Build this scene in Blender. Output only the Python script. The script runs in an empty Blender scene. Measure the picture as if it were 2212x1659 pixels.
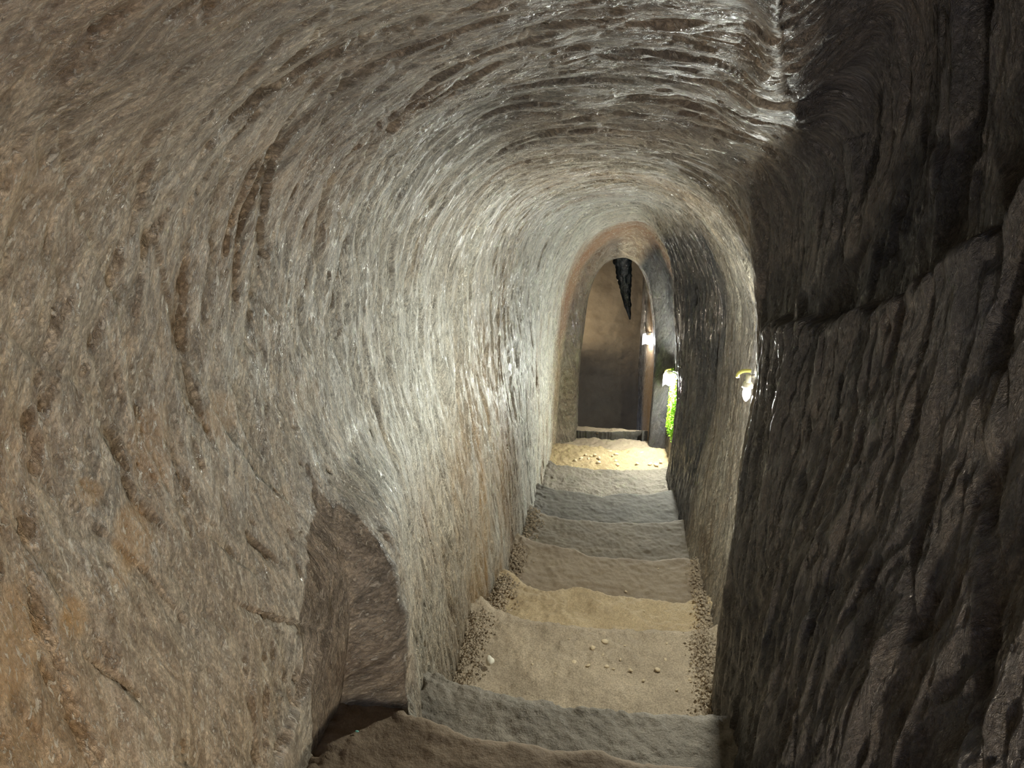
import bpy, math, random
import numpy as np
from mathutils import Matrix, Vector

# ------------------------------------------------------------------ camera, world, exposure
F = 1660.0                       # focal length in pixels of the 2212 x 1659 frame
PITCH, YAW = math.radians(21.0), math.radians(8.5)
CZ = 1.6
sc = bpy.context.scene
fwd = np.array([-math.sin(YAW)*math.cos(PITCH), math.cos(YAW)*math.cos(PITCH), -math.sin(PITCH)])
rgt = np.array([math.cos(YAW), math.sin(YAW), 0.0])
upv = np.cross(rgt, fwd)
cd = bpy.data.cameras.new('camera'); cam = bpy.data.objects.new('camera', cd)
sc.collection.objects.link(cam); sc.camera = cam
cd.sensor_width = 36.0; cd.lens = 36.0*F/2212.0; cd.clip_start = 0.02; cd.clip_end = 60
m = Matrix.Identity(4)
for i in range(3):
    m[i][0], m[i][1], m[i][2] = rgt[i], upv[i], -fwd[i]
m[2][3] = CZ
cam.matrix_world = m

w = bpy.data.worlds.new('world'); sc.world = w; w.use_nodes = True
bg = w.node_tree.nodes['Background']
bg.inputs[0].default_value = (0.42, 0.52, 0.75, 1); bg.inputs[1].default_value = 1.0
vs = sc.view_settings
sc.display_settings.display_device = 'sRGB'
vs.view_transform = 'Standard'; vs.look = 'None'; vs.gamma = 1; vs.use_curve_mapping = False
vs.exposure = 1.72
cy = sc.cycles
cy.use_denoising = True
cy.use_adaptive_sampling = True; cy.adaptive_threshold = 0.03
cy.max_bounces = 6; cy.diffuse_bounces = 5; cy.glossy_bounces = 3
cy.sample_clamp_indirect = 4.0

BULB1, BULB2, BULB3, BULB4, BULB0 = 1600.0, 680.0, 38.0, 260.0, 380.0

# ------------------------------------------------------------------ helpers
rng = np.random.default_rng(7)
random.seed(7)

def ray(px, py):
    return fwd + rgt*((px-1106)/F) - upv*((py-829.5)/F)
def at(px, py, Y):
    a = ray(px, py); a = a/a[1]*Y; return np.array([a[0], Y, a[2]])
def atz(px, py, z):
    a = ray(px, py); return a/a[2]*z
def atx(px, py, x):
    a = ray(px, py); return a/a[0]*x

PERM = rng.random((512, 512))
def vn(x, y, seed=0):
    """smooth value noise, -1..1"""
    x = x + seed*17.31; y = y + seed*9.73
    xi = np.floor(x).astype(np.int64); yi = np.floor(y).astype(np.int64)
    fx = x-xi; fy = y-yi
    fx = fx*fx*fx*(fx*(fx*6-15)+10); fy = fy*fy*fy*(fy*(fy*6-15)+10)
    a = PERM[xi & 511, yi & 511]; b = PERM[(xi+1) & 511, yi & 511]
    c = PERM[xi & 511, (yi+1) & 511]; d = PERM[(xi+1) & 511, (yi+1) & 511]
    return ((a*(1-fx)+b*fx)*(1-fy)+(c*(1-fx)+d*fx)*fy)*2-1
def fbm(x, y, seed=0, octv=4, gain=.5):
    s = 0; a = 1
    for o in range(octv):
        s = s+a*vn(x*2**o, y*2**o, seed+o*3); a *= gain
    return s
def sstep(a, b, x):
    t = np.clip((x-a)/(b-a), 0, 1); return t*t*(3-2*t)

def grid_faces(nu, nv, j0=0, j1=None):
    j1 = nv-1 if j1 is None else j1
    i = np.arange(nu-1)[:, None]; j = np.arange(j0, j1)[None, :]
    a = i*nv+j
    return np.stack([a, a+1, a+nv+1, a+nv], -1).reshape(-1, 4)

def mesh_np(name, verts, faces, mat=None, uv=None, col=None, parent=None, smooth=True, extra=None, normals=None):
    faces = np.asarray(faces, dtype=np.int32); verts = np.asarray(verts, dtype=np.float32)
    used = np.unique(faces); remap = np.full(len(verts), -1, np.int32); remap[used] = np.arange(len(used))
    verts = verts[used].copy(); faces = remap[faces]
    verts[:, 2] += CZ
    k = faces.shape[1]
    me = bpy.data.meshes.new(name)
    me.vertices.add(len(verts)); me.vertices.foreach_set('co', verts.ravel())
    me.loops.add(faces.size); me.loops.foreach_set('vertex_index', faces.ravel())
    me.polygons.add(len(faces)); me.polygons.foreach_set('loop_start', np.arange(0, faces.size, k, dtype=np.int32))
    me.update(calc_edges=True)
    me.polygons.foreach_set('use_smooth', np.full(len(faces), smooth))
    if uv is not None:
        l = me.uv_layers.new(name='UVMap'); l.data.foreach_set('uv', uv[used][faces.ravel()].astype(np.float32).ravel())
    if col is not None:
        at_ = me.color_attributes.new('rock', 'FLOAT_COLOR', 'POINT'); at_.data.foreach_set('color', col[used].astype(np.float32).ravel())
    if normals is not None:
        me.normals_split_custom_set_from_vertices(normals[used].astype(np.float32).tolist())
    if mat: me.materials.append(mat)
    o = bpy.data.objects.new(name, me); sc.collection.objects.link(o)
    if parent: o.parent = parent
    return o

def tag(o, label=None, cat=None, group=None, kind=None):
    if label: o['label'] = label
    if cat: o['category'] = cat
    if group: o['group'] = group
    if kind: o['kind'] = kind
    return o
def empty(name, loc):
    o = bpy.data.objects.new(name, None); sc.collection.objects.link(o)
    o.location = (loc[0], loc[1], loc[2]+CZ); o.empty_display_size = .05
    return o

# ------------------------------------------------------------------ materials
def nodes(name):
    mt = bpy.data.materials.new(name); mt.use_nodes = True
    nt = mt.node_tree; nt.nodes.clear()
    out = nt.nodes.new('ShaderNodeOutputMaterial'); bs = nt.nodes.new('ShaderNodeBsdfPrincipled')
    nt.links.new(bs.outputs[0], out.inputs[0])
    return mt, nt, bs
def mk(nt, t, **kw):
    n = nt.nodes.new(t)
    for k, v in kw.items():
        if k.startswith('i_'): n.inputs[k[2:].replace('_', ' ')].default_value = v
        else: setattr(n, k, v)
    return n
def noise(nt, vec, scale, detail=6, rough=.6, sx=(1, 1, 1), dist=0, rot=0):
    if rot:
        m0 = mk(nt, 'ShaderNodeMapping'); m0.inputs['Rotation'].default_value = (0, 0, rot); nt.links.new(vec, m0.inputs[0]); vec = m0.outputs[0]
    mp = mk(nt, 'ShaderNodeMapping'); mp.inputs['Scale'].default_value = sx
    nt.links.new(vec, mp.inputs[0])
    n = mk(nt, 'ShaderNodeTexNoise', i_Scale=scale, i_Detail=detail, i_Roughness=rough, i_Distortion=dist)
    nt.links.new(mp.outputs[0], n.inputs['Vector']); return n.outputs['Fac']
def ramp(nt, fac, stops):
    r = mk(nt, 'ShaderNodeValToRGB'); nt.links.new(fac, r.inputs[0])
    e = r.color_ramp.elements
    while len(e) > 1: e.remove(e[-1])
    e[0].position, e[0].color = stops[0][0], stops[0][1]
    for p, c in stops[1:]:
        x = e.new(p); x.color = c
    return r.outputs[0]
def g(v): return (v, v, v, 1)
def mixc(nt, fac, a, b, mode='MIX'):
    n = mk(nt, 'ShaderNodeMix', data_type='RGBA', blend_type=mode)
    for s, k in ((fac, 0), (a, 6), (b, 7)):
        if hasattr(s, 'node'): nt.links.new(s, n.inputs[k])
        else: n.inputs[k].default_value = s
    return n.outputs[2]
def math_(nt, op, a, b=None):
    n = mk(nt, 'ShaderNodeMath', operation=op)
    for s, k in ((a, 0), (b, 1)):
        if s is None: continue
        if hasattr(s, 'node'): nt.links.new(s, n.inputs[k])
        else: n.inputs[k].default_value = s
    return n.outputs[0]

def rock_material():
    """tuff wall: attribute rock = (ochre, red, wet dark, pale), shade and lamp light partly painted in; UV = metres along the tunnel, metres round the section"""
    mt, nt, bs = nodes('carved_tuff')
    uv = mk(nt, 'ShaderNodeUVMap').outputs[0]
    att = mk(nt, 'ShaderNodeAttribute', attribute_name='rock'); sep = mk(nt, 'ShaderNodeSeparateColor')
    nt.links.new(att.outputs['Color'], sep.inputs[0])
    ochre, red, wet_shade = sep.outputs[0], sep.outputs[1], sep.outputs[2]; pale = att.outputs['Alpha']
    big = noise(nt, uv, 3.2, 5, .6, (1, .6, 1), .6)
    base = ramp(nt, big, [(.3, (.235, .175, .115, 1)), (.5, (.335, .275, .20, 1)), (.68, (.43, .385, .305, 1))])
    sa = noise(nt, uv, 60, 5, .68, (1, .20, 1), .6, rot=.38)
    sb = noise(nt, uv, 60, 5, .68, (1, .18, 1), .6, rot=-.25)
    sel = ramp(nt, noise(nt, uv, 9, 3, .6, (1, .7, 1)), [(.44, g(0)), (.56, g(1))])
    st = mixc(nt, sel, sa, sb)
    base = mixc(nt, .75, base, ramp(nt, st, [(.36, g(.36)), (.48, g(.85)), (.60, g(1.9))]), 'MULTIPLY')
    gr = noise(nt, uv, 260, 4, .75, (1, .45, 1), .8)
    base = mixc(nt, .6, base, ramp(nt, gr, [(.38, g(.4)), (.5, g(.95)), (.62, g(1.8))]), 'MULTIPLY')
    base = mixc(nt, ochre, base, mixc(nt, big, (.58, .27, .06, 1), (.56, .38, .17, 1)))
    base = mixc(nt, red, base, (.36, .20, .115, 1))
    palec = mixc(nt, .85, (.76, .74, .66, 1), ramp(nt, mixc(nt, .45, st, gr), [(.40, g(.30)), (.5, g(.85)), (.58, g(1.25))]), 'MULTIPLY')
    base = mixc(nt, pale, base, palec)
    wet_shade_c = mixc(nt, .5, (.056, .055, .058, 1), ramp(nt, st, [(.35, g(.55)), (.65, g(1.7))]), 'MULTIPLY')
    fn = noise(nt, uv, 150, 4, .62, (1, .34, 1), .9, rot=.15)
    fk = math_(nt, 'MULTIPLY', ramp(nt, fn, [(.575, g(0)), (.62, g(1))]), .75)
    base = mixc(nt, fk, base, (.80, .74, .62, 1))
    base = mixc(nt, wet_shade, base, wet_shade_c)
    nt.links.new(base, bs.inputs['Base Color'])
    rn = noise(nt, uv, 26, 4, .6, (1, .4, 1))
    ro = math_(nt, 'SUBTRACT', ramp(nt, rn, [(.35, g(.27)), (.62, g(.62))]), math_(nt, 'ADD', math_(nt, 'MULTIPLY', wet_shade, .22), math_(nt, 'MULTIPLY', fk, .2)))
    nt.links.new(ro, bs.inputs['Roughness']); bs.inputs['Specular IOR Level'].default_value = .5
    # relief: fibres along the tool strokes, crumbs, fine grain
    f1 = st
    f2 = gr
    f3 = noise(nt, uv, 22, 5, .6, (1, .55, 1), 1.2)
    h = math_(nt, 'ADD', math_(nt, 'MULTIPLY', f1, .9), math_(nt, 'MULTIPLY', f2, .45))
    h = math_(nt, 'ADD', h, math_(nt, 'MULTIPLY', f3, .6))
    h = math_(nt, 'ADD', h, math_(nt, 'MULTIPLY', fk, .22))
    bp = mk(nt, 'ShaderNodeBump', i_Strength=1.0, i_Distance=.02)
    nt.links.new(h, bp.inputs['Height']); nt.links.new(bp.outputs[0], bs.inputs['Normal'])
    return mt

def earth_material(name, c0, c1, grit=1.0, rough=.85, dist=.006):
    mt, nt, bs = nodes(name)
    co = mk(nt, 'ShaderNodeTexCoord').outputs['Object']
    a = noise(nt, co, 5, 6, .6, dist=.4); b = noise(nt, co, 170, 4, .7)
    base = ramp(nt, a, [(.32, c0), (.66, c1)])
    base = mixc(nt, .55*grit, base, ramp(nt, b, [(.38, g(.5)), (.6, g(1.4))]), 'MULTIPLY')
    v = mk(nt, 'ShaderNodeTexVoronoi', i_Scale=95.0); nt.links.new(co, v.inputs['Vector'])
    base = mixc(nt, math_(nt, 'MULTIPLY', ramp(nt, v.outputs['Distance'], [(.0, g(1)), (.24, g(0))]), .25*grit), base, (.62, .52, .38, 1))
    nt.links.new(base, bs.inputs['Base Color']); bs.inputs['Roughness'].default_value = rough
    c = noise(nt, co, 38, 6, .62)
    h = math_(nt, 'ADD', c, math_(nt, 'MULTIPLY', b, .35*grit))
    bp = mk(nt, 'ShaderNodeBump', i_Strength=1.0, i_Distance=dist); nt.links.new(h, bp.inputs['Height'])
    nt.links.new(bp.outputs[0], bs.inputs['Normal'])
    return mt

def plain(name, col, rough=.5, metal=0.0, bump=None):
    mt, nt, bs = nodes(name)
    co = mk(nt, 'ShaderNodeTexCoord').outputs['Object']
    n = noise(nt, co, bump or 60, 4)
    nt.links.new(mixc(nt, .5, col, ramp(nt, n, [(.3, g(.7)), (.7, g(1.3))]), 'MULTIPLY'), bs.inputs['Base Color'])
    bs.inputs['Roughness'].default_value = rough; bs.inputs['Metallic'].default_value = metal
    if bump:
        b = mk(nt, 'ShaderNodeBump', i_Distance=.004); nt.links.new(n, b.inputs['Height']); nt.links.new(b.outputs[0], bs.inputs['Normal'])
    return mt
def glow(name, col, s):
    mt, nt, bs = nodes(name)
    bs.inputs['Base Color'].default_value = (.9, .9, .9, 1)
    bs.inputs['Emission Color'].default_value = col; bs.inputs['Emission Strength'].default_value = s
    return mt

M_rock = rock_material()

# ------------------------------------------------------------------ tunnel shell: sections at distances Y along the tunnel
# each section: (x, z) from the foot of the left wall over the crown to the foot of the right wall, z from the lens
S = []
def sec(Y, *p): S.append((Y, np.array(p, float)))
sec(-1.6, (-.55,-1.40),(-.60,-1.0),(-.64,-.6),(-.64,-.3),(-.56,-.05),(-.36,.16),(-.14,.22),(.02,.23),(.08,.24),(.34,.36),(.45,-.2),(.41,-.8),(.36,-1.40))
sec(-.3, (-.58,-1.45),(-.62,-1.0),(-.68,-.6),(-.68,-.3),(-.58,-.03),(-.36,.14),(-.14,.19),(.02,.20),(.08,.20),(.34,.36),(.45,-.2),(.40,-.8),(.35,-1.45))
sec(.5, (-.60,-1.50),(-.62,-1.05),(-.68,-.65),(-.69,-.35),(-.58,-.06),(-.36,.09),(-.13,.14),(.04,.145),(.105,.14),(.36,.33),(.45,-.22),(.39,-.84),(.34,-1.50))
sec(1.0, (-.62,-1.55),(-.61,-1.1),(-.66,-.7),(-.67,-.38),(-.58,-.12),(-.37,.04),(-.12,.10),(.10,.10),(.182,.075),(.385,.28),(.44,-.26),(.375,-.88),(.34,-1.60))
sec(1.32, (-.66,-1.6),(-.560,-1.0),(-.622,-.76),(-.655,-.44),(-.58,-.17),(-.38,.0),(-.10,.075),(.14,.06),(.243,.0),(.40,.16),(.43,-.30),(.372,-.95),(.35,-1.75))
sec(1.36, (-.445,-1.65),(-.466,-.98),(-.608,-.76),(-.653,-.45),(-.58,-.18),(-.38,-.01),(-.10,.07),(.14,.05),(.25,-.01),(.40,.14),(.43,-.30),(.372,-.97),(.355,-1.78))
sec(1.8, (-.53,-1.95),(-.545,-1.15),(-.62,-.82),(-.64,-.52),(-.575,-.24),(-.38,-.05),(-.11,.0),(.15,-.02),(.315,-.13),(.385,-.25),(.390,-.62),(.375,-1.15),(.375,-2.0))
sec(2.15, (-.535,-2.2),(-.56,-1.5),(-.62,-1.0),(-.63,-.62),(-.56,-.34),(-.38,-.16),(-.12,-.12),(.12,-.155),(.285,-.25),(.350,-.44),(.383,-.78),(.380,-1.25),(.385,-2.2))
sec(2.45, (-.53,-2.3),(-.56,-1.6),(-.61,-1.1),(-.62,-.70),(-.55,-.42),(-.38,-.24),(-.12,-.19),(.14,-.225),(.34,-.36),(.47,-.62),(.50,-.95),(.49,-1.45),(.43,-2.3))
sec(3.0, (-.49,-2.4),(-.53,-1.7),(-.58,-1.2),(-.59,-.82),(-.53,-.55),(-.37,-.37),(-.10,-.31),(.15,-.35),(.36,-.50),(.52,-.80),(.54,-1.1),(.52,-1.55),(.42,-2.4))
sec(3.6, (-.485,-2.55),(-.52,-1.8),(-.56,-1.3),(-.56,-.92),(-.50,-.65),(-.34,-.48),(-.08,-.42),(.15,-.45),(.34,-.60),(.47,-.88),(.50,-1.2),(.49,-1.65),(.425,-2.55))
sec(4.2, (-.48,-2.65),(-.50,-1.9),(-.53,-1.4),(-.53,-1.02),(-.47,-.77),(-.31,-.60),(-.05,-.54),(.15,-.57),(.30,-.71),(.42,-.98),(.45,-1.3),(.45,-1.75),(.415,-2.65))
sec(4.9, (-.49,-2.75),(-.495,-2.0),(-.49,-1.6),(-.46,-1.28),(-.38,-1.02),(-.21,-.78),(.02,-.69),(.13,-.73),(.22,-.86),(.30,-1.02),(.345,-1.35),(.385,-1.85),(.385,-2.75))
sec(5.15, (-.49,-2.8),(-.49,-2.05),(-.48,-1.64),(-.44,-1.34),(-.37,-1.10),(-.22,-.88),(.01,-.79),(.13,-.82),(.25,-.94),(.35,-1.12),(.40,-1.40),(.43,-1.9),(.42,-2.8))
sec(5.45, (-.475,-2.85),(-.45,-2.05),(-.415,-1.66),(-.36,-1.38),(-.28,-1.16),(-.15,-1.02),(-.02,-.97),(.08,-.99),(.19,-1.10),(.30,-1.30),(.36,-1.62),(.395,-2.05),(.38,-2.85))
sec(5.56, (-.33,-2.85),(-.325,-2.2),(-.31,-1.82),(-.285,-1.48),(-.225,-1.28),(-.14,-1.165),(-.03,-1.125),(.05,-1.14),(.12,-1.21),(.18,-1.33),(.232,-1.62),(.262,-2.05),(.255,-2.85))
sec(5.68, (-.315,-2.85),(-.315,-2.2),(-.30,-1.85),(-.275,-1.50),(-.215,-1.29),(-.13,-1.19),(-.03,-1.155),(.04,-1.17),(.10,-1.22),(.165,-1.36),(.22,-1.65),(.255,-2.05),(.245,-2.85))
sec(5.85, (-.42,-2.85),(-.44,-2.2),(-.44,-1.8),(-.42,-1.4),(-.34,-1.1),(-.2,-.95),(-.03,-.90),(.06,-.95),(.14,-1.1),(.21,-1.38),(.225,-1.68),(.235,-2.05),(.225,-2.85))
sec(6.02, (-.50,-2.85),(-.52,-2.2),(-.52,-1.8),(-.50,-1.4),(-.42,-1.0),(-.26,-.80),(-.03,-.72),(.08,-.85),(.13,-1.1),(.16,-1.40),(.165,-1.75),(.175,-2.05),(.185,-2.85))
sec(6.12, (-.55,-2.85),(-.56,-2.2),(-.56,-1.8),(-.54,-1.4),(-.46,-1.0),(-.28,-.76),(-.03,-.68),(.10,-.80),(.14,-1.0),(.145,-1.40),(.15,-1.75),(.155,-2.05),(.17,-2.85))
sec(6.5, (-.75,-3.9),(-.76,-2.9),(-.74,-2.2),(-.70,-1.7),(-.60,-1.3),(-.36,-1.0),(-.03,-.90),(.14,-.96),(.28,-1.2),(.36,-1.60),(.38,-2.1),(.38,-2.7),(.38,-3.9))
sec(8.7, (-.95,-3.9),(-.96,-3.0),(-.94,-2.4),(-.90,-1.9),(-.78,-1.5),(-.46,-1.2),(-.03,-1.05),(.20,-1.1),(.40,-1.3),(.50,-1.70),(.52,-2.2),(.52,-2.8),(.52,-3.9))

def pchip(xk, yk, x):
    h = np.diff(xk)[:, None]; d = np.diff(yk, axis=0)/h
    m_ = np.zeros_like(yk); m_[0] = d[0]; m_[-1] = d[-1]
    w1 = 2*h[1:]+h[:-1]; w2 = h[1:]+2*h[:-1]
    ok = d[:-1]*d[1:] > 0
    with np.errstate(all='ignore'):
        hm = (w1+w2)/(w1/d[:-1]+w2/d[1:])
    m_[1:-1] = np.where(ok, hm, 0)
    i = np.clip(np.searchsorted(xk, x)-1, 0, len(xk)-2)
    hh = (xk[i+1]-xk[i])[:, None]; t = ((x-xk[i])[:, None])/hh
    return (yk[i]*(2*t**3-3*t**2+1)+yk[i+1]*(-2*t**3+3*t**2)+m_[i]*hh*(t**3-2*t**2+t)+m_[i+1]*hh*(t**3-t**2))

Yk = np.array([s[0] for s in S]); NC = 13
Ys = np.concatenate([np.arange(-1.6, .2, .02), np.arange(.2, 2.6, .0042), np.arange(2.6, 4.8, .0075),
                     np.arange(4.8, 5.75, .007), np.arange(5.75, 6.6, .015), np.arange(6.6, 8.7, .04)])
NU = len(Ys); NV = 1001
X = pchip(Yk, np.stack([s[1][:, 0] for s in S]), Ys); Z = pchip(Yk, np.stack([s[1][:, 1] for s in S]), Ys)
def catmull(P, n):
    k = P.shape[1]; t = np.linspace(0, k-1, n); i = np.clip(t.astype(int), 0, k-2); f = t-i
    g0 = P[:, np.clip(i-1, 0, k-1)]; g1 = P[:, i]; g2 = P[:, i+1]; g3 = P[:, np.clip(i+2, 0, k-1)]
    return .5*((2*g1)+(-g0+g2)*f+(2*g0-5*g1+4*g2-g3)*f*f+(-g0+3*g1-3*g2+g3)*f**3)
X = catmull(X, NV); Z = catmull(Z, NV)
Yg = np.repeat(Ys[:, None], NV, 1)
ds = np.hypot(np.diff(X, axis=1), np.diff(Z, axis=1))
A = np.concatenate([np.zeros((NU, 1)), np.cumsum(ds, 1)], 1); A -= A[:, NV//2:NV//2+1]   # metres from the crown, left negative
TV = np.linspace(0, 12, NV)[None, :]
P0 = np.stack([X, Yg, Z], -1)
def grid_normals(P):
    du = np.gradient(P, axis=0); dv = np.gradient(P, axis=1)
    n = np.cross(dv, du); return n/(np.linalg.norm(n, axis=-1, keepdims=True)+1e-12)
N0 = grid_normals(P0)
# make the normals point into the passage
cen = np.stack([np.zeros_like(X), Yg, (Z[:, :1]*.5+Z[:, NV//2:NV//2+1]*.5)+0*X], -1)
if np.mean(np.sum(N0*(cen-P0), -1)) < 0: N0 = -N0
FLIP = np.mean(np.sum(np.cross(np.gradient(P0, axis=1), np.gradient(P0, axis=0))*N0, -1)) > 0

# projected position of every grid vertex, to look up where a mark seen in the photograph sits on the rock
dpt = P0@fwd; PX = 1106+F*(P0@rgt)/np.maximum(dpt, .05); PY = 829.5-F*(P0@upv)/np.maximum(dpt, .05)
facing = (np.sum(N0*P0, -1) < 0) & (dpt > .1)
def find(px, py, ylo=-9, yhi=9):
    d = (PX-px)**2+(PY-py)**2
    d = np.where(facing & (Yg > ylo) & (Yg < yhi), d, 1e12)
    near = d < 60
    if near.any():
        d = np.where(near, Yg*100, 1e12)
    return np.unravel_index(np.argmin(d), d.shape)

H = np.zeros((NU, NV))
leftn = sstep(5.6, 4.6, TV); rightn = sstep(6.9, 8.2, TV); topn = 1-np.clip(leftn+rightn, 0, 1)
nearR = rightn*sstep(2.3, 2.0, Yg)
# broad waviness
H += .012*fbm(Yg*2.2, A*1.6, 1, 3) + .003*fbm(Yg*9, A*3, 5, 3)
# ring-wise scallops on the walls and vault (picks swung round the section)
q = Yg+.05*fbm(Yg*3, A*2, 11, 2)
H += .0030*fbm(q*30, A*3.6, 21, 5, .65) * (1-.6*nearR)
H += .0022*(1-np.abs(fbm(q*45, A*6.0, 31, 3, .6)))
# knobbly hard rock on the near right wall
wx = Yg+.03*fbm(Yg*9, A*6, 41, 2); wa = A+.04*fbm(Yg*7, A*5, 43, 2)
rid = 1-np.abs(vn(wx*17, wa*3.6, 45)); rid2 = 1-np.abs(vn(wx*34, wa*7, 47))
lowk = (.3+.7*sstep(-.6, -1.3, Z))*sstep(2.3, .9, Yg+.5*(Z+1))+.25
H += nearR*(.011*(rid-.6)*lowk+.008*(rid2-.6)*lowk+.0035*fbm(wx*60, wa*20, 49, 3)+.010*fbm(Yg*16, A*2.2, 51, 2))

def stamp(u0, a0, L, W, D, ang, style='saw'):
    """one tool stroke: u0 along the tunnel, a0 round the section, length L along the section (turned by ang)"""
    R = L*.5+W; D = D*min(1.0, max(.5, u0/1.3))
    i0 = np.searchsorted(Ys, u0-R); i1 = np.searchsorted(Ys, u0+R)
    if i1-i0 < 2: return
    im = min((i0+i1)//2, NU-1); row = A[im]
    j0 = np.searchsorted(row, a0-R); j1 = np.searchsorted(row, a0+R)
    if j1-j0 < 2: return
    du = Yg[i0:i1, j0:j1]-u0; da = A[i0:i1, j0:j1]-a0
    c, s = math.cos(ang), math.sin(ang)
    l = da*c+du*s; k = du*c-da*s
    k = k+.12*W*np.sin(l/L*7+u0*50)
    e = np.clip(1-(2*l/L)**2, 0, 1)
    if style == 'saw':
        kk = k/W
        p = np.where((kk > 0) & (kk < 1), 1-kk, 0)*sstep(-.12, .05, kk)
        p = np.maximum(p, np.where((kk <= 0) & (kk > -.15), (kk+.15)/.15, 0))
    elif style == 'was':
        kk = -k/W
        p = np.where((kk > 0) & (kk < 1), 1-kk, 0)
        p = np.maximum(p, np.where((kk <= 0) & (kk > -.15), (kk+.15)/.15, 0))
    else:
        p = np.clip(1-(2*k/W)**2, 0, 1)
    H[i0:i1, j0:j1] -= D*p*np.sqrt(e)

def amax(u, lo):  # arc range at u
    i = min(np.searchsorted(Ys, u), NU-1); return A[i, 0 if lo else -1]
R_ = random.Random(3)
for n in range(2200):      # long facets of the pick, left wall and vault
    u = R_.uniform(.1, 5.4); lo, hi = amax(u, 1), amax(u, 0)
    a = R_.uniform(lo, hi*.35) if R_.random() < .8 else R_.uniform(0, hi)
    if u < 2.1 and a > .62: continue
    an = R_.gauss(-.12, .16) if u > 1.6 else R_.gauss(-.20, .28)
    if 1.2 < u < 1.55 and a < -.6: continue
    k = 1 if u < 2.6 else .8
    stamp(u, a, R_.uniform(.12, .42), R_.uniform(.014, .05)*k, R_.uniform(.004, .013), an, 'saw' if R_.random() < .7 else 'was')
for n in range(9000):      # short strokes
    u = R_.uniform(.1, 5.6); lo, hi = amax(u, 1), amax(u, 0)
    a = R_.uniform(lo, hi)
    an = R_.gauss(-.1, .35) if u < 2 else R_.gauss(-.05, .2)
    if a > .1 and u < 1.9 and R_.random() < .6: continue
    if -.5 < a < .7 and u < 1.7: an = R_.gauss(-.7, .4)
    stamp(u, a, R_.uniform(.02, .10), R_.uniform(.004, .014), R_.uniform(.0015, .005), an, R_.choice(['saw', 'was', 'cup']))
for n in range(220):       # small pits
    u = R_.uniform(1.2, 5.0); a = R_.uniform(amax(u, 1), .5)
    stamp(u, a, R_.uniform(.015, .05), R_.uniform(.006, .014), R_.uniform(.008, .016), R_.gauss(-.1, .3), 'cup')
def mark(px, py, L, W, D, ang=0, style='cup', **kw):
    i, j = find(px, py, **kw); stamp(Ys[i], A[i, j], L, W, D, ang, style)
# the large strokes and holes one can recognise
for a in [(545, 620, .26, .055, .020, -.05, 'saw'), (745, 600, .22, .030, .020, -.1, 'saw'), (690, 480, .26, .04, .016, -.5, 'saw'),
          (800, 330, .25, .025, .012, -.6, 'saw'), (660, 700, .16, .03, .014, -.35, 'saw'), (440, 600, .20, .03, .012, 0, 'saw'),
          (585, 330, .28, .03, .012, -.1, 'saw'), (520, 420, .22, .04, .013, -.1, 'was'), (850, 770, .10, .03, .010, .1, 'cup'),
          (300, 560, .22, .04, .010, .1, 'was'), (200, 700, .3, .045, .010, .25, 'was'),
          (100, 760, .3, .045, .010, .35, 'was'), (90, 950, .3, .04, .010, .4, 'was'), (300, 900, .25, .03, .008, .2, 'saw'),
          (950, 652, .045, .018, .03, 0, 'cup'), (1190, 340, .07, .018, .03, -1.0, 'cup'), (1050, 635, .05, .016, .025, 0, 'cup'),
          (1143, 355, .07, .02, .015, -1.0, 'cup'), (985, 790, .09, .018, .025, -.3, 'cup'), (1000, 740, .07, .012, .02, -.3, 'cup'),
          (1010, 1155, .05, .014, .03, 0, 'cup'), (915, 1395, .05, .025, .02, 0, 'cup'), (930, 1395, .04, .02, .02, 0, 'cup'),
          (655, 1465, .03, .010, .02, 0, 'cup'), (415, 1612, .03, .010, .02, 0, 'cup'), (860, 690, .04, .05, .012, .4, 'cup')]:
    mark(*a[:5], ang=a[5], style=a[6])
mark(1497, 640, .13, .10, .045, ylo=2.4)                 # dark hollow high on the second bay
for a in [(2150, 690, .13, .055, .05, 0), (1885, 490, .12, .04, .03, 0), (1780, 640, .14, .14, .03, .2), (1770, 250, .5, .07, .03, 0),
          (2060, 160, .5, .09, .035, .0), (2130, 420, .2, .06, .03, -.4), (1965, 1340, .09, .035, .03, .1), (1960, 1200, .3, .04, .02, -.4),
          (2110, 1300, .4, .05, .025, -.7), (1800, 1000, .3, .05, .015, -.2), (1560, 1280, .2, .02, .02, -.2)]:
    mark(*a[:5], ang=a[5], yhi=2.2)
for n in range(420):
    u = R_.uniform(.2, 2.0); a = R_.uniform(.55, amax(u, 0))
    stamp(u, a, R_.uniform(.05, .22), R_.uniform(.010, .035), R_.uniform(.004, .014), R_.gauss(-.15, .28), R_.choice(['was', 'cup', 'cup', 'saw']))

# recess above the slanting ledge of the near right wall
PXYZ = P0
led = [atx(x, y, .37) for x, y in ((1640, 705), (1720, 690), (1800, 672), (1900, 610), (1990, 500), (2070, 395), (2130, 300), (2212, 170), (2400, -60))]
ly = np.array([p[1] for p in led])[::-1]; lz = np.array([p[2] for p in led])[::-1]
zl = np.interp(Yg, ly, lz)+.018*fbm(Yg*14, A*2, 61, 3)
above = sstep(-.005, .022, Z-zl)*sstep(7.4, 8.0, TV)*sstep(2.12, 2.0, Yg)*sstep(.2, -.1, Z-.0)
H -= .034*above
H += .008*np.exp(-((Z-zl+.02)/.02)**2)*sstep(7.8, 8.3, TV)*sstep(2.12, 2.0, Yg)
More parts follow.
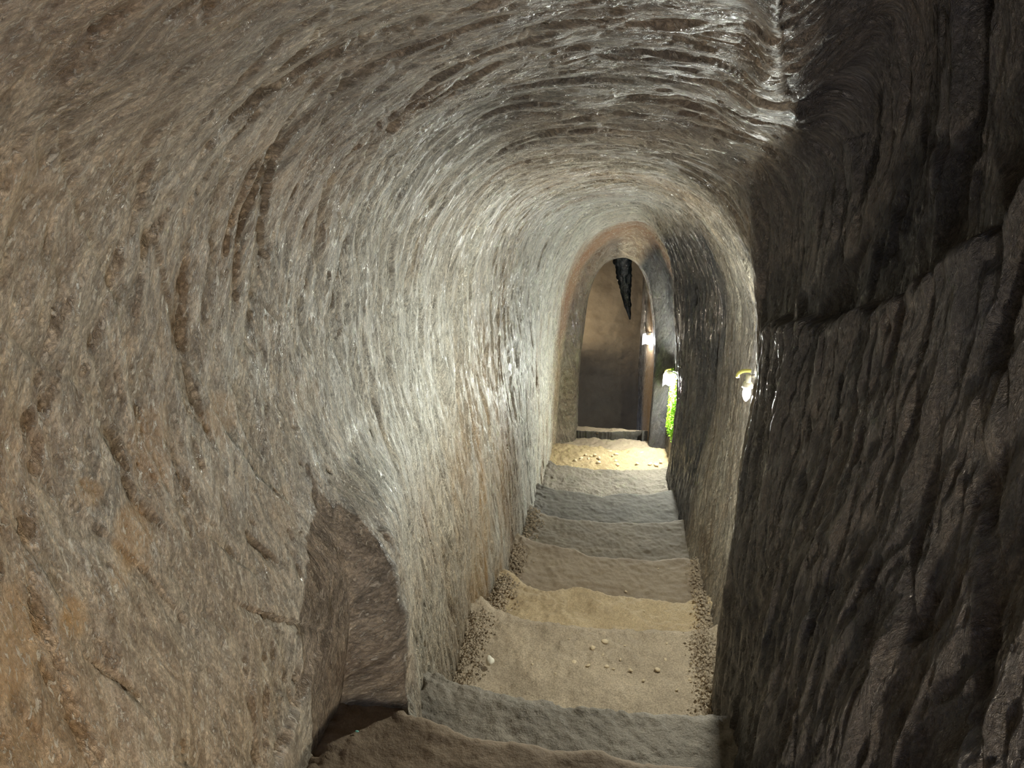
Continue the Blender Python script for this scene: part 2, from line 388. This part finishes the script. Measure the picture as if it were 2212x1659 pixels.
# the patched foot of the near left wall stands a little proud below an irregular edge
foot = [(-.2, -1.32), (.75, -1.22), (.86, -1.17), (.93, -1.21), (1.0, -1.24), (1.1, -1.17), (1.2, -1.10), (1.27, -1.08), (1.32, -1.06)]
zf = np.interp(Yg, [f[0] for f in foot], [f[1] for f in foot])+.012*fbm(Yg*18, A*0, 63, 3)
patch = sstep(.004, -.012, Z-zf)*sstep(3.5, 3.0, TV)*sstep(1.345, 1.32, Yg)
H = H*(1-.65*patch)+.012*patch
# jagged shoulder where the left wall steps in
H += .012*fbm(Yg*22, A*16, 71, 3)*np.exp(-((Yg-1.38)/.035)**2)*leftn*sstep(-.84, -.92, Z)*.8
# right bay: bark-like vertical ribs
bay = rightn*sstep(2.2, 2.5, Yg)*sstep(5.6, 5.3, Yg)
H += bay*(.010*(1-np.abs(vn(q*13, A*2.2, 81)))+.006*(1-np.abs(vn(q*30, A*4, 83))))
far = sstep(5.2, 5.6, Yg); H *= (1-.55*far)

P1 = P0+N0*H[..., None]
N1 = grid_normals(P1)
if np.mean(np.sum(N1*N0, -1)) < 0: N1 = -N1

# ---- rock tones from place to place, with painted shade and lamp light
col = np.zeros((NU, NV, 4))
def spot(ch, px, py, r, v, su=1.0, sa=1.0, **kw):
    i, j = find(px, py, **kw)
    d = np.sqrt(((Yg-Ys[i])/(r*su))**2+((A-A[i, j])/(r*sa))**2)+.45*fbm(Yg*14, A*12, int(px) % 50, 3)
    col[..., ch] = np.maximum(col[..., ch], v*sstep(1.2, .6, d))
for px, py, r, v in ((170, 1320, .045, .75), (200, 1070, .03, .5), (300, 1150, .05, .55), (270, 1230, .04, .45), (30, 1370, .07, .55), (290, 1210, .04, .6),
                     (330, 1010, .045, .4), (320, 920, .04, .4), (480, 900, .05, .4), (610, 380, .05, .35), (560, 300, .05, .25), (660, 850, .07, .30),
                     (20, 400, .08, .25), (40, 1620, .08, .35), (620, 1130, .06, .25), (720, 400, .04, .25)):
    spot(0, px, py, r, v)
lw = leftn
oz = rightn*sstep(5.62, 5.68, Yg)*sstep(5.98, 5.9, Yg)*.7 + lw*np.exp(-((Yg-2.85)/.42)**2)*sstep(-.8, -1.2, Z)*(.45+.35*fbm(Yg*8, A*2, 91, 3))
oz += lw*np.exp(-((Yg-4.6)/.5)**2)*sstep(-1.3, -1.9, Z)*.35 + lw*np.exp(-((Yg-5.35)/.18)**2)*.15
col[..., 0] = np.maximum(col[..., 0], np.clip(oz, 0, .8))
col[..., 1] = np.clip(np.exp(-((Yg-5.33)/.17)**2)*sstep(-1.9, -1.45, Z)*sstep(9.2, 8.6, TV)*(.8+.3*fbm(Yg*20, A*6, 93, 2)), 0, 1)
redn = sstep(.2, .8, fbm(Yg*3.2, A*2.6, 95, 3))*.16*(leftn+topn)
col[..., 1] = np.maximum(col[..., 1], redn)
col[..., 0] = np.maximum(col[..., 0], (leftn+.6*topn)*sstep(1.5, .7, Yg)*(.16+.12*fbm(Yg*5, A*4, 109, 3)))
wet_shade = sstep(7.5, 8.3, TV)*sstep(2.2, 2.1, Yg)*.92
wet_shade = np.maximum(wet_shade, sstep(7.6, 8.3, TV)*sstep(3.5, 3.8, Yg+.22*(Z+1.4)+.06*fbm(Yg*8, A*4, 97, 2))*sstep(5.0, 4.93, Yg)*1.0)
wet_shade = np.maximum(wet_shade, sstep(7.3, 8.2, TV)*sstep(2.1, 2.3, Yg)*sstep(3.9, 3.5, Yg)*sstep(-1.9, -1.2, Z)*(.32+.35*fbm(Yg*9, A*2, 107, 3)))  # brown tone made darker over the upper near part of the bay
wet_shade = np.maximum(wet_shade, sstep(7.2, 8.0, TV)*sstep(5.30, 5.36, Yg)*sstep(5.66, 5.62, Yg)*1.0)  # glossy dark right reveal, its shade painted in too
wet_shade = np.maximum(wet_shade, sstep(3.6, 5.5, TV)*sstep(3.2, 1.8, Yg)*.55*(.8+.4*fbm(Yg*5, A*4, 98, 3)))  # vault colour darkened where the first lamp reaches it less
wet_shade = np.maximum(wet_shade, sstep(7.4, 8.2, TV)*sstep(5.93, 6.0, Yg))  # pillar facing off the last lamp: shade given as dark rock
wet_shade = np.maximum(wet_shade, sstep(6.2, 5.6, TV)*sstep(5.43, 5.47, Yg)*sstep(5.75, 5.7, Yg)*.5)  # left reveal: its shadow painted as darker rock
wet_shade = np.maximum(wet_shade, sstep(3.2, 2.6, TV)*sstep(1.325, 1.333, Yg)*sstep(1.37, 1.362, Yg)*sstep(-.82, -.95, Z)*.45)  # shoulder face turned from the lamps, shade painted on
col[..., 2] = np.clip(wet_shade*(.92+.12*fbm(Yg*6, A*5, 99, 3)), 0, 1)
pale_lit = (leftn+.3*topn)*np.exp(-((Yg-2.2)/.95)**2)*sstep(-1.55, -.9, Z)*(.55+.4*fbm(Yg*6, A*3, 101, 4))  # pale pool painted where the first lamp lights the left wall
pale_lit = np.maximum(pale_lit, (leftn+.6*topn)*sstep(3.2, 4.2, Yg)*sstep(5.35, 5.2, Yg)*(.75+.45*fbm(Yg*14, A*3, 103, 3)))  # pale band painted where the second lamp brightens the wall
pale_lit = np.maximum(pale_lit, lw*np.exp(-((Yg-2.9)/.35)**2)*(.35+.4*fbm(Yg*16, A*3, 105, 3)))
col[..., 3] = np.clip(pale_lit, 0, .85)

V = P1.reshape(-1, 3); UV = np.stack([Yg, A], -1).reshape(-1, 2); C = col.reshape(-1, 4); NN = N1.reshape(-1, 3)
jL = int(NV*4.6/12); jR = int(NV*7.6/12)
def part_faces(j0, j1):
    f = grid_faces(NU, NV, j0, j1)
    return f[:, ::-1] if not FLIP else f
for nm, j0, j1 in (('wall_left', 0, jL), ('ceiling', jL, jR), ('wall_right', jR, NV-1)):
    fc = part_faces(j0, j1)
    a, b, c = V[fc[::97, 0]], V[fc[::97, 1]], V[fc[::97, 2]]
    if np.sum(np.cross(b-a, c-a)*NN[fc[::97, 0]]) < 0: fc = fc[:, ::-1]
    o = mesh_np(nm, V, fc, M_rock, UV, C, normals=NN)
    o['kind'] = 'structure'

# ------------------------------------------------------------------ steps cut down the passage
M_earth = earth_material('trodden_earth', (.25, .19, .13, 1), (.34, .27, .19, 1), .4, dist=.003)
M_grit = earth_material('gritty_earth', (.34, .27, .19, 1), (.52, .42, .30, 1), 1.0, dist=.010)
M_sand = earth_material('lit_sandy_tread', (.34, .25, .13, 1), (.46, .35, .20, 1), .9, dist=.008)
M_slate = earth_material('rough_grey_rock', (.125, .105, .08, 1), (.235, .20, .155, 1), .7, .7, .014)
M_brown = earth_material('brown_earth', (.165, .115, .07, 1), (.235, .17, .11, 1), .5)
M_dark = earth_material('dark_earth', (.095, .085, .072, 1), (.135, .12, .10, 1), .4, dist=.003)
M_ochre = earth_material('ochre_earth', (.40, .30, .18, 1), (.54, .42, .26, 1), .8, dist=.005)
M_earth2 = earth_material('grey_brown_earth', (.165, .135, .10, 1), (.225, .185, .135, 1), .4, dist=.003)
M_riser_shade = earth_material('shaded_riser_earth', (.04, .036, .03, 1), (.06, .055, .045, 1), .3)  # dark tone puts the shadow band at the threshold into the colour

def make_step(name, nose_px, z, yb, thick, mat, seed, rough=.004, debris=(0, 0), slant=0.0, xs=(-.72, .62)):
    """block whose far edge (the nose) follows the traced edge; it reaches back to yb and down by thick"""
    pts = np.array([atz(px, py, z) for px, py in nose_px])
    pts = pts[np.argsort(pts[:, 0])]
    nx, ny = 260, 90
    xx = np.linspace(xs[0], xs[1], nx)
    yn = np.interp(xx, pts[:, 0], pts[:, 1])
    k = np.array([1, 2, 3, 2, 1.])/9; yn = np.convolve(np.pad(yn, 2, mode='edge'), k, 'valid')
    yn = yn+.003*vn(xx*30, xx*0, seed)+.003*vn(xx*90, xx*0, seed+1)
    zb = z-thick
    rows = []
    t = np.linspace(0, 1, ny)
    for tt in t:                       # top, back edge to nose
        y = yb+(yn-yb)*tt
        zz = z+rough*fbm(xx*9, y*9, seed, 4)+rough*.5*fbm(xx*40, y*40, seed+5, 3)
        edge = np.clip((tt-.95)/.05, 0, 1)
        zz = zz-.009*edge**2
        if debris[0]: zz = zz+debris[0]*np.exp(-((xx-xl(y, z, 0))/.075)**2)*(1+.35*fbm(xx*45, y*45, seed+9, 3))
        if debris[1]: zz = zz+debris[1]*np.exp(-((xx-xl(y, z, 1))/.06)**2)*(1+.35*fbm(xx*45, y*45, seed+11, 3))
        zz = zz+slant*(xx+.05)
        rows.append(np.stack([xx, y, zz], -1))
    topz = rows[-1][:, 2]
    for tt in np.linspace(.04, 1, 26): # riser
        y = yn+.004*math.sin(tt*9)+.01*min(tt*6, 1)+.008*fbm(xx*16, tt*4+xx*0, seed+3, 3)
        rows.append(np.stack([xx, y, topz+(zb-topz)*tt], -1))
    rows.append(np.stack([xx, np.full(nx, yb), np.full(nx, zb)], -1))
    P = np.stack(rows)                 # closed loop in the first direction
    nr = len(rows); Vv = P.reshape(-1, 3); f = grid_faces(nr, nx)
    last = np.arange(nx-1); wrap = np.stack([(nr-1)*nx+last, (nr-1)*nx+last+1, last+1, last], -1)
    f = np.concatenate([f, wrap])
    o = mesh_np(name, Vv, f[:, ::-1], mat)
    return o
def xl(y, z, side):
    i = np.clip(np.searchsorted(Ys, y), 0, NU-1)
    i = int(np.median(i)); row = P1[i]
    half = slice(0, NV//3) if side == 0 else slice(2*NV//3, NV)
    k = np.argmin(np.abs(row[half, 2]-z)); return row[half][k, 0]

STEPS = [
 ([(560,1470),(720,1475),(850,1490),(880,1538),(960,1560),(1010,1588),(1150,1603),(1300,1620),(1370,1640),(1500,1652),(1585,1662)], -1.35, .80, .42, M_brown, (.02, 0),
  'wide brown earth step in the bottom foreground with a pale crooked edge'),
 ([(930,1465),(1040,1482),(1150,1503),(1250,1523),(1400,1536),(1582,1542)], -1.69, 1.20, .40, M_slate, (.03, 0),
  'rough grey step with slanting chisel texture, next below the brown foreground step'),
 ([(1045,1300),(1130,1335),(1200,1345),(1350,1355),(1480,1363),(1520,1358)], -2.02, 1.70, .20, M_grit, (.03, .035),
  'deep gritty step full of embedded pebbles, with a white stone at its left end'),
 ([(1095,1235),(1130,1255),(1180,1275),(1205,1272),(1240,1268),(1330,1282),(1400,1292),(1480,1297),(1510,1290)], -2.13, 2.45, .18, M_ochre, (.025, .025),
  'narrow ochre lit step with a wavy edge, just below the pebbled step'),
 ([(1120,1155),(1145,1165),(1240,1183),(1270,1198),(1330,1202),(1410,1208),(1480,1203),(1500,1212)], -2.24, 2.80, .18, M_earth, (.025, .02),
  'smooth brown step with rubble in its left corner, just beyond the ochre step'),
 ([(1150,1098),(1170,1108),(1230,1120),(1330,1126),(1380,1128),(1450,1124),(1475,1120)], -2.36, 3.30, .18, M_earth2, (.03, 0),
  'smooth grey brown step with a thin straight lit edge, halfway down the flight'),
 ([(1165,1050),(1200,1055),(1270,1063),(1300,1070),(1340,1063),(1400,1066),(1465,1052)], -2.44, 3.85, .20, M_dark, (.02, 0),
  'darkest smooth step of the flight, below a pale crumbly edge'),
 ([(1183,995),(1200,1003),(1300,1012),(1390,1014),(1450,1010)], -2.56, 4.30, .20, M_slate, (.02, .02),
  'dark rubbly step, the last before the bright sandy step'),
 ([(1170,950),(1190,954),(1250,960),(1300,963),(1318,971),(1345,973),(1368,966),(1445,966)], -2.585, 4.90, .20, M_sand, (.0, .0),  # edge traced from a shadow line; brighter sand paints its lit side
  'bright yellow sandy step under the second lamp, its ragged edge built from a shadow line'),
]
for k, (npx, z, yb, th, mat, deb, lab) in enumerate(STEPS):
    o = make_step('stone_step', npx, z, yb, th, mat, 200+k*13, rough=(.004 if mat in (M_earth, M_earth2, M_dark, M_brown) else .008), debris=deb)
    tag(o, lab, 'step', 'steps cut down the tunnel')

# floors: behind the camera, the landing and the far chamber
def slab(name, x0, x1, y0, y1, zf, thick, mat, nx=200, ny=120, kind='structure'):
    xx, yy = np.meshgrid(np.linspace(x0, x1, nx), np.linspace(y0, y1, ny))
    zz = zf(xx, yy)
    top = np.stack([xx, yy, zz], -1); bot = np.stack([xx, yy, np.full_like(xx, thick)], -1)
    n = nx*ny; V_ = np.concatenate([top.reshape(-1, 3), bot.reshape(-1, 3)])
    f = grid_faces(ny, nx); fs = [f, f[:, ::-1]+n]
    def side(idx):
        a = idx[:-1]; b = idx[1:]; return np.stack([a, b, b+n, a+n], -1)
    g_ = np.arange(n).reshape(ny, nx)
    fs += [side(g_[0])[:, ::-1], side(g_[-1]), side(g_[:, 0]), side(g_[:, -1])[:, ::-1]]
    o = mesh_np(name, V_, np.concatenate(fs)[:, ::-1] if False else np.concatenate(fs), mat); o['kind'] = kind
    return o
slab('floor_upper', -.75, .6, -1.6, .84, lambda x, y: -1.22+.004*fbm(x*9, y*9, 3, 3), -1.6, M_brown)
slab('floor_landing', -.62, .55, 5.25, 5.64, lambda x, y: -2.61+.008*fbm(x*10, y*10, 5, 4)+.004*fbm(x*45, y*45, 6, 3), -2.9, M_earth)  # duller earth paints the shaded side of the ragged line
slab('floor_lower', -.98, .55, 5.7, 8.7, lambda x, y: -3.70+.01*fbm(x*6, y*6, 5, 4), -4.0, M_earth)

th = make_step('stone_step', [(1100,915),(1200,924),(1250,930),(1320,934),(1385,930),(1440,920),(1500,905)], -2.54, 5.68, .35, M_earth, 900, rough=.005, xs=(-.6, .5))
th.data.materials.append(M_riser_shade)
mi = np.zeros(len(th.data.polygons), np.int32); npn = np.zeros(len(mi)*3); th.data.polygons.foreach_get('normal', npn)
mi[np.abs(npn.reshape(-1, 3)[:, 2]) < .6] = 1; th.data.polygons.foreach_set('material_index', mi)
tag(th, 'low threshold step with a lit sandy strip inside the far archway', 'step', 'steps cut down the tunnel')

# ------------------------------------------------------------------ far chamber: concave end wall
M_end = earth_material('end_wall_earth', (.27, .215, .14, 1), (.36, .29, .19, 1), .25, dist=.006)
nx, ny = 150, 200
prof = [(7.9, -3.78), (8.05, -3.70), (8.2, -3.5), (8.28, -3.2), (8.3, -2.95), (8.26, -2.70), (8.30, -2.55), (8.38, -2.3), (8.42, -2.0), (8.42, -1.7), (8.38, -1.3), (8.3, -.95)]
tt = np.linspace(0, len(prof)-1, ny)
pyv = np.interp(tt, range(len(prof)), [p[0] for p in prof]); pzv = np.interp(tt, range(len(prof)), [p[1] for p in prof])
kk = np.ones(13)/13; pyv = np.convolve(np.pad(pyv, 6, mode='edge'), kk, 'valid'); pzv = np.convolve(np.pad(pzv, 6, mode='edge'), kk, 'valid')
xx = np.linspace(-1.0, .60, nx)
Yw = np.repeat(pyv[:, None], nx, 1); Xw = np.repeat(xx[None], ny, 0); Zw = np.repeat(pzv[:, None], nx, 1)
Yw = Yw+.012*fbm(Xw*5, Zw*5, 301, 3)+.004*fbm(Xw*20, Zw*26, 303, 3)
Yw = Yw-.03*np.exp(-((Zw+2.45+.15*Xw)/.03)**2)*.3
o = mesh_np('wall_end', np.stack([Xw, Yw, Zw], -1).reshape(-1, 3), grid_faces(ny, nx), M_end); o['kind'] = 'structure'

# ------------------------------------------------------------------ black spur standing in for a dark fissure at the end wall
def tube(path, rad, n=16, name='tube', mat=None, parent=None, caps=True, flat=1.0, jitter=0, seed=0):
    path = np.array(path, float); rad = np.broadcast_to(np.asarray(rad, float), (len(path),))
    T = np.gradient(path, axis=0); T /= np.linalg.norm(T, axis=1, keepdims=True)+1e-9
    ref = np.array([0, 1, 0.]) if abs(T[0][1]) < .9 else np.array([1, 0, 0.])
    Vv = []
    for p, t_, r in zip(path, T, rad):
        a = np.cross(t_, ref); a /= np.linalg.norm(a); b = np.cross(t_, a)
        for k in range(n):
            an = 2*math.pi*k/n
            rr = r*(1+jitter*float(vn(np.array(p[2]*25+k), np.array(k*1.7), seed)))
            Vv.append(p+a*math.cos(an)*rr+b*math.sin(an)*rr*flat)
    Vv.append(path[0]); Vv.append(path[-1]); L = len(path)
    fs = []
    for i in range(L-1):
        for k in range(n):
            fs.append((i*n+k, i*n+(k+1) % n, (i+1)*n+(k+1) % n, (i+1)*n+k))
    for k in range(n):
        fs.append((L*n, (k+1) % n, k, k)); fs.append((L*n+1, (L-1)*n+k, (L-1)*n+(k+1) % n, (L-1)*n+(k+1) % n))
    quads = [f for f in fs if len(set(f)) == 4]; tris = [tuple(dict.fromkeys(f)) for f in fs if len(set(f)) < 4]
    me = bpy.data.meshes.new(name); me.from_pydata([(float(v[0]), float(v[1]), float(v[2]+(CZ if parent is None else 0))) for v in Vv], [], quads+tris)
    me.update()
    for p in me.polygons: p.use_smooth = True
    if mat: me.materials.append(mat)
    o = bpy.data.objects.new(name, me); sc.collection.objects.link(o)
    if parent: o.parent = parent
    return o
M_black = plain('fissure_black', (.012, .016, .018, 1), .18, bump=90)
pth = [at(1342, 530, 6.20), at(1345, 560, 6.20), at(1348, 600, 6.20), at(1353, 640, 6.20), at(1357, 665, 6.21), at(1361, 690, 6.22)]
pp = np.array([np.array([np.interp(t, range(6), [p[i] for p in pth]) for i in range(3)]) for t in np.linspace(0, 5, 60)])
rr = np.interp(np.linspace(0, 5, 60), range(6), [.072, .066, .052, .034, .022, .006])
o = tube(pp, rr, 28, 'fissure_spur', M_black, jitter=.35, seed=5, flat=.8)
tag(o, 'black tapering spur standing in for a dark fissure at the far end wall', 'rock')

# ------------------------------------------------------------------ lamps
M_sock = plain('white_plastic', (.75, .74, .70, 1), .4)
M_cable = plain('grey_cable', (.12, .12, .12, 1), .5)
M_hook = plain('yellow_hook', (.85, .85, .25, 1), .4)
def bulb_mesh(name, r, L, mat, parent, ax=(0, 0, -1), off=(0, 0, 0)):
    n, mrow = 16, 12; prof = []
    for i in range(mrow+1):
        t = i/mrow; ang = math.pi*t
        rad = r*math.sin(ang)**.8*(1-.25*(1-t)) if 0 < t < 1 else 0
        prof.append((L*(t-.5), rad))
    vs_, fs = [], []
    axv = Vector(ax).normalized(); a = axv.orthogonal().normalized(); b = axv.cross(a)
    for l, rd in prof:
        for k in range(n):
            an = 2*math.pi*k/n
            vs_.append(Vector(off)+axv*l+a*(rd*math.cos(an))+b*(rd*math.sin(an)))
    for i in range(mrow):
        for k in range(n):
            fs.append((i*n+k, i*n+(k+1) % n, (i+1)*n+(k+1) % n, (i+1)*n+k))
    me = bpy.data.meshes.new(name); me.from_pydata([tuple(v) for v in vs_], [], fs); me.update()
    for p in me.polygons: p.use_smooth = True
    me.materials.append(mat); o = bpy.data.objects.new(name, me); sc.collection.objects.link(o); o.parent = parent
    return o
def wall_lamp(loc, wall_dx, col_, strength, label, r=.022, L=.07, hook=True, light_stop=False, shield=False, shade_cap=0, group='bare bulbs along the right wall'):
    root = empty('wall_lamp', loc); tag(root, label, 'lamp', group)
    bulb_mesh('bulb', r, L, glow('lit_bulb', col_, strength), root)
    tube([(0, 0, L*.5+.030), (0, 0, L*.5+.012), (0, 0, L*.5-.006)], [r*.55, r*.62, r*.5], 14, 'socket', M_sock, root)
    tube([(0, 0, L*.5+.026), (wall_dx*.4, 0, L*.5+.034), (wall_dx*.8, 0, L*.5+.028), (wall_dx, 0, L*.5+.02)], .004, 8, 'bracket', M_cable, root)
    if shade_cap: tube([(0, 0, L*.5+.006), (0, 0, L*.5-.004), (0, 0, L*.5-.012)], [shade_cap*.7, shade_cap, shade_cap], 20, 'shade_cap', M_sock, root)  # added cap, keeps the bulb's light off the ceiling
    if hook:
        hk = [( -.030*math.sin(t)*1.0-.004, 0, L*.5+.026+.018*math.cos(t)*1.0) for t in np.linspace(-.3, 1.9, 10)]
        tube(hk, .006, 10, 'hook', M_hook, root)
    if light_stop:
        tube([(0, 0, -L*.5-.012), (0, 0, -L*.5-.018)], [.06, .06], 24, 'light_stop', M_cable, root)  # added plate, out of view, stops the lamp's light below
    if shield:   # added dark half shell blocks light behind the bulb, open towards the steps
        me = bpy.data.meshes.new('light_shield'); n = 15; vs_ = []; fs = []
        for rr_ in (.044, .047):
            for z_ in (-.045, .045):
                for k in range(n):
                    a_ = math.pi*(-.05+1.1*k/(n-1)); vs_.append((rr_*math.cos(a_), rr_*math.sin(a_), z_))
        for k in range(n-1):
            fs += [(k, k+1, n+k+1, n+k), (2*n+k, 3*n+k, 3*n+k+1, 2*n+k+1), (k, 2*n+k, 2*n+k+1, k+1), (n+k, n+k+1, 3*n+k+1, 3*n+k)]
        fs += [(0, n, 3*n, 2*n), (n-1, 3*n-1, 4*n-1, 2*n-1)]
        me.from_pydata(vs_, [], fs); me.update(); me.materials.append(M_cable)
        h_ = bpy.data.objects.new('light_shield', me); sc.collection.objects.link(h_); h_.parent = root
    return root
COOL = (.96, 1.0, .91, 1); WHITE = (.95, .98, 1.0, 1); WARM = (1.0, .86, .66, 1)
L1 = at(1613, 848, 2.36); L2 = at(1446, 822, 5.26); L3 = at(1400, 735, 5.86)
wall_lamp(L1, .10, COOL, BULB1, 'lit bulb with a curled hook, nearest lamp, at the edge of the dark right wall', r=.014, L=.060, shade_cap=.017)
wall_lamp(L2, .05, COOL, BULB2, 'brightest lit bulb on the right wall above the green moss', r=.034, L=.080, shield=True)
wall_lamp(L3, .035, WHITE, BULB3, 'farthest lit bulb, inside the far archway on its right jamb', r=.032, L=.07, hook=False, shield=True)
wall_lamp((-.62, 7.75, -2.38), -.26, WARM, BULB4, 'hidden lamp beyond the left jamb of the far archway', r=.02, L=.05, hook=False, light_stop=True, group='lamps out of sight')
wall_lamp((.26, -.16, -1.02), .08, (1.0, .86, .66, 1), BULB0, 'warm lamp on the wall behind the viewer', r=.03, L=.08, hook=False, group='lamps out of sight')

# ------------------------------------------------------------------ moss, gravel, pebbles
def surf_right(y, z):
    i = int(np.searchsorted(Ys, y)); row = P1[i, 2*NV//3:]; k = np.argmin(np.abs(row[:, 2]-z)); return row[k], N1[i, 2*NV//3+k]
def leaves(name, centres, size, mat, n, spread, seed):
    r = np.random.default_rng(seed); Vv = []; fs = []
    for c, nrm in centres:
        for k in range(n):
            p = c+nrm*r.uniform(.0, .012)+r.normal(0, spread, 3)*np.array([.3, 1, 1])
            d = r.normal(0, 1, 3); d /= np.linalg.norm(d); d = d*.6+nrm*.8; d /= np.linalg.norm(d)
            s = np.cross(d, r.normal(0, 1, 3)); s /= np.linalg.norm(s); b = len(Vv); q = size*r.uniform(.5, 1.3)
            nn = np.cross(d, s)
            Vv += [p, p+d*q*.5+s*q*.3+nn*q*.08, p+d*q, p+d*q*.5-s*q*.3+nn*q*.08]
            fs.append((b, b+1, b+2, b+3))
    return mesh_np(name, np.array(Vv), np.array(fs), mat, smooth=False)
M_moss = plain('bright_moss', (.30, .62, .03, 1), .6)
M_moss2 = plain('olive_moss', (.30, .36, .08, 1), .7)
cs = []
for zz in np.linspace(-1.92, -2.36, 40):
    for y in np.linspace(5.12, 5.40, 7):
        cs.append(surf_right(y, zz))
tag(leaves('moss', cs, .016, M_moss, 22, .010, 5), 'bright green moss growing on the wall below the second lamp', 'moss', kind='stuff')
cs = []
for zz in np.linspace(-1.25, -1.95, 60):
    cs.append(surf_right(2.5+.12*random.random(), zz))
tag(leaves('moss', cs, .006, M_moss2, 10, .012, 6), 'sparse olive moss low on the lit wall below the nearest lamp', 'moss', kind='stuff')

def pebble_mesh(seed, a=1, b=.75, c=.5):
    r = np.random.default_rng(seed); n, mm = 14, 9; Vv = []; fs = []
    k1, k2, k3 = r.normal(0, 1, (3, 3))
    for i in range(mm+1):
        th_ = math.pi*i/mm
        for k in range(n):
            ph = 2*math.pi*k/n
            d = np.array([math.sin(th_)*math.cos(ph), math.sin(th_)*math.sin(ph), math.cos(th_)])
            rad = 1+.12*math.sin(3*float(d@k1))+.08*math.sin(5*float(d@k2))
            Vv.append(tuple(d*rad*np.array([a, b, c])))
    for i in range(mm):
        for k in range(n): fs.append((i*n+k, (i+1)*n+k, (i+1)*n+(k+1) % n, i*n+(k+1) % n))
    me = bpy.data.meshes.new('pebble'); me.from_pydata(Vv, [], fs); me.update()
    for p in me.polygons: p.use_smooth = True
    return me
M_peb = plain('tan_pebble', (.62, .50, .33, 1), .7); M_white = plain('pale_stone', (.82, .76, .63, 1), .6)
PM = [pebble_mesh(s, 1, .6+.1*s, .45+.05*s) for s in range(4)]
for pm in PM: pm.materials.append(M_peb)
def stone(px, py, z, size, label, group, mesh, mat=None, rot=None, name='pebble', cat='pebble'):
    p = atz(px, py, z)
    o = bpy.data.objects.new(name, mesh); sc.collection.objects.link(o)
    o.location = (p[0], p[1], p[2]+CZ+size*.1); o.scale = (size,)*3; o.rotation_euler = (random.uniform(-.3, .3), random.uniform(-.3, .3), random.uniform(0, 6.28) if rot is None else rot)
    tag(o, label, cat, group); return o
for px, py, s in ((1307,1387,.014),(1280,1400,.011),(1303,1415,.008),(1240,1432,.012),(1271,1438,.010),(1310,1440,.010),(1325,1445,.007),(1362,1448,.009),(1420,1447,.011),
                  (1437,1425,.007),(1340,1425,.006),(1150,1435,.005),(1490,1468,.007),(1462,1490,.006),(1282,1473,.005),(1200,1455,.005),(1390,1470,.006),(1350,1395,.005),(1230,1380,.004),(1440,1390,.006)):
    lab = {(1307,1387): 'largest flat tan pebble near the far edge of the deep gritty step', (1280,1400): 'tan pebble just beside the largest pebble of the gritty step',
           (1240,1432): 'leftmost of the larger tan pebbles across the middle of the gritty step', (1420,1447): 'rightmost of the larger tan pebbles across the middle of the gritty step'}
    stone(px, py, -2.015, s, lab.get((px, py), 'one of the smaller tan pebbles pressed into the deep gritty step'), 'pebbles in the gritty step', PM[random.randrange(4)])
for k in range(22):
    px = random.uniform(1225, 1430); py = random.uniform(975, 1005)
    stone(px, py, -2.58, random.uniform(.008, .019), 'flat tan pebble in the bright sandy landing', 'pebbles in the landing', PM[random.randrange(4)])
for px, py, s in ((1422,1229,.005),(1352,1278,.007),(1258,1228,.004),(1391,1320,.006),(1363,1326,.005),(1247,1337,.004)):
    z = -2.235 if py < 1290 else -2.125
    stone(px, py, z, s, 'tiny pale pebble on the middle steps', 'pebbles on the middle steps', PM[random.randrange(4)])
wm = pebble_mesh(11, 1, .8, .8); wm.materials.append(M_white)
stone(1058, 1428, -1.975, .019, 'white stone lying in the left corner of the deep gritty step', None, wm, name='stone', cat='stone')
gm = pebble_mesh(12, 1, .6, .5); gm.materials.append(plain('green_glass_chip', (.35, .85, .70, 1), .15))
stone(771, 1580, -1.335, .004, 'tiny pale green glass chip on the brown foreground step', None, gm, name='glass_chip', cat='glass chip')

def gravel(name, spots, mat, seed, label):
    r = np.random.default_rng(seed); Vv = []; fs = []
    base = np.array([(1,0,0),(0,1,0),(-1,0,0),(0,-1,0),(0,0,1),(0,0,-1)], float)
    tri = [(0,1,4),(1,2,4),(2,3,4),(3,0,4),(1,0,5),(2,1,5),(3,2,5),(0,3,5)]
    for (x, y, z, sx, sy, n, s) in spots:
        for k in range(n):
            p = np.array([x+r.normal(0, sx), y+r.uniform(-sy, sy), 0]); p[2] = z+.045*math.exp(-((p[0]-x)/sx)**2/2)*r.uniform(.2, 1)
            q = base*s*r.uniform(.4, 1.6)*r.uniform(.5, 1.2, (6, 1)); b = len(Vv)
            Vv += list(p+q); fs += [(b+i, b+j, b+k_) for i, j, k_ in tri]
    o = mesh_np(name, np.array(Vv), np.array(fs), mat, smooth=False)
    return tag(o, label, 'gravel', kind='stuff')
gravel('gravel', [(-.50, 2.15, -1.99, .03, .38, 1300, .0045), (-.47, 2.78, -2.11, .03, .16, 700, .006), (-.47, 3.2, -2.23, .03, .2, 600, .006), (-.46, 3.75, -2.35, .03, .22, 300, .006)],
       M_grit, 21, 'loose rubble heaped along the foot of the left wall on the steps')
gravel('gravel', [(.37, 2.2, -1.99, .025, .35, 1300, .005), (.41, 2.8, -2.11, .02, .16, 500, .006), (.42, 3.2, -2.23, .02, .2, 250, .006)],
       M_grit, 22, 'loose rubble along the foot of the right wall beside the gritty step')
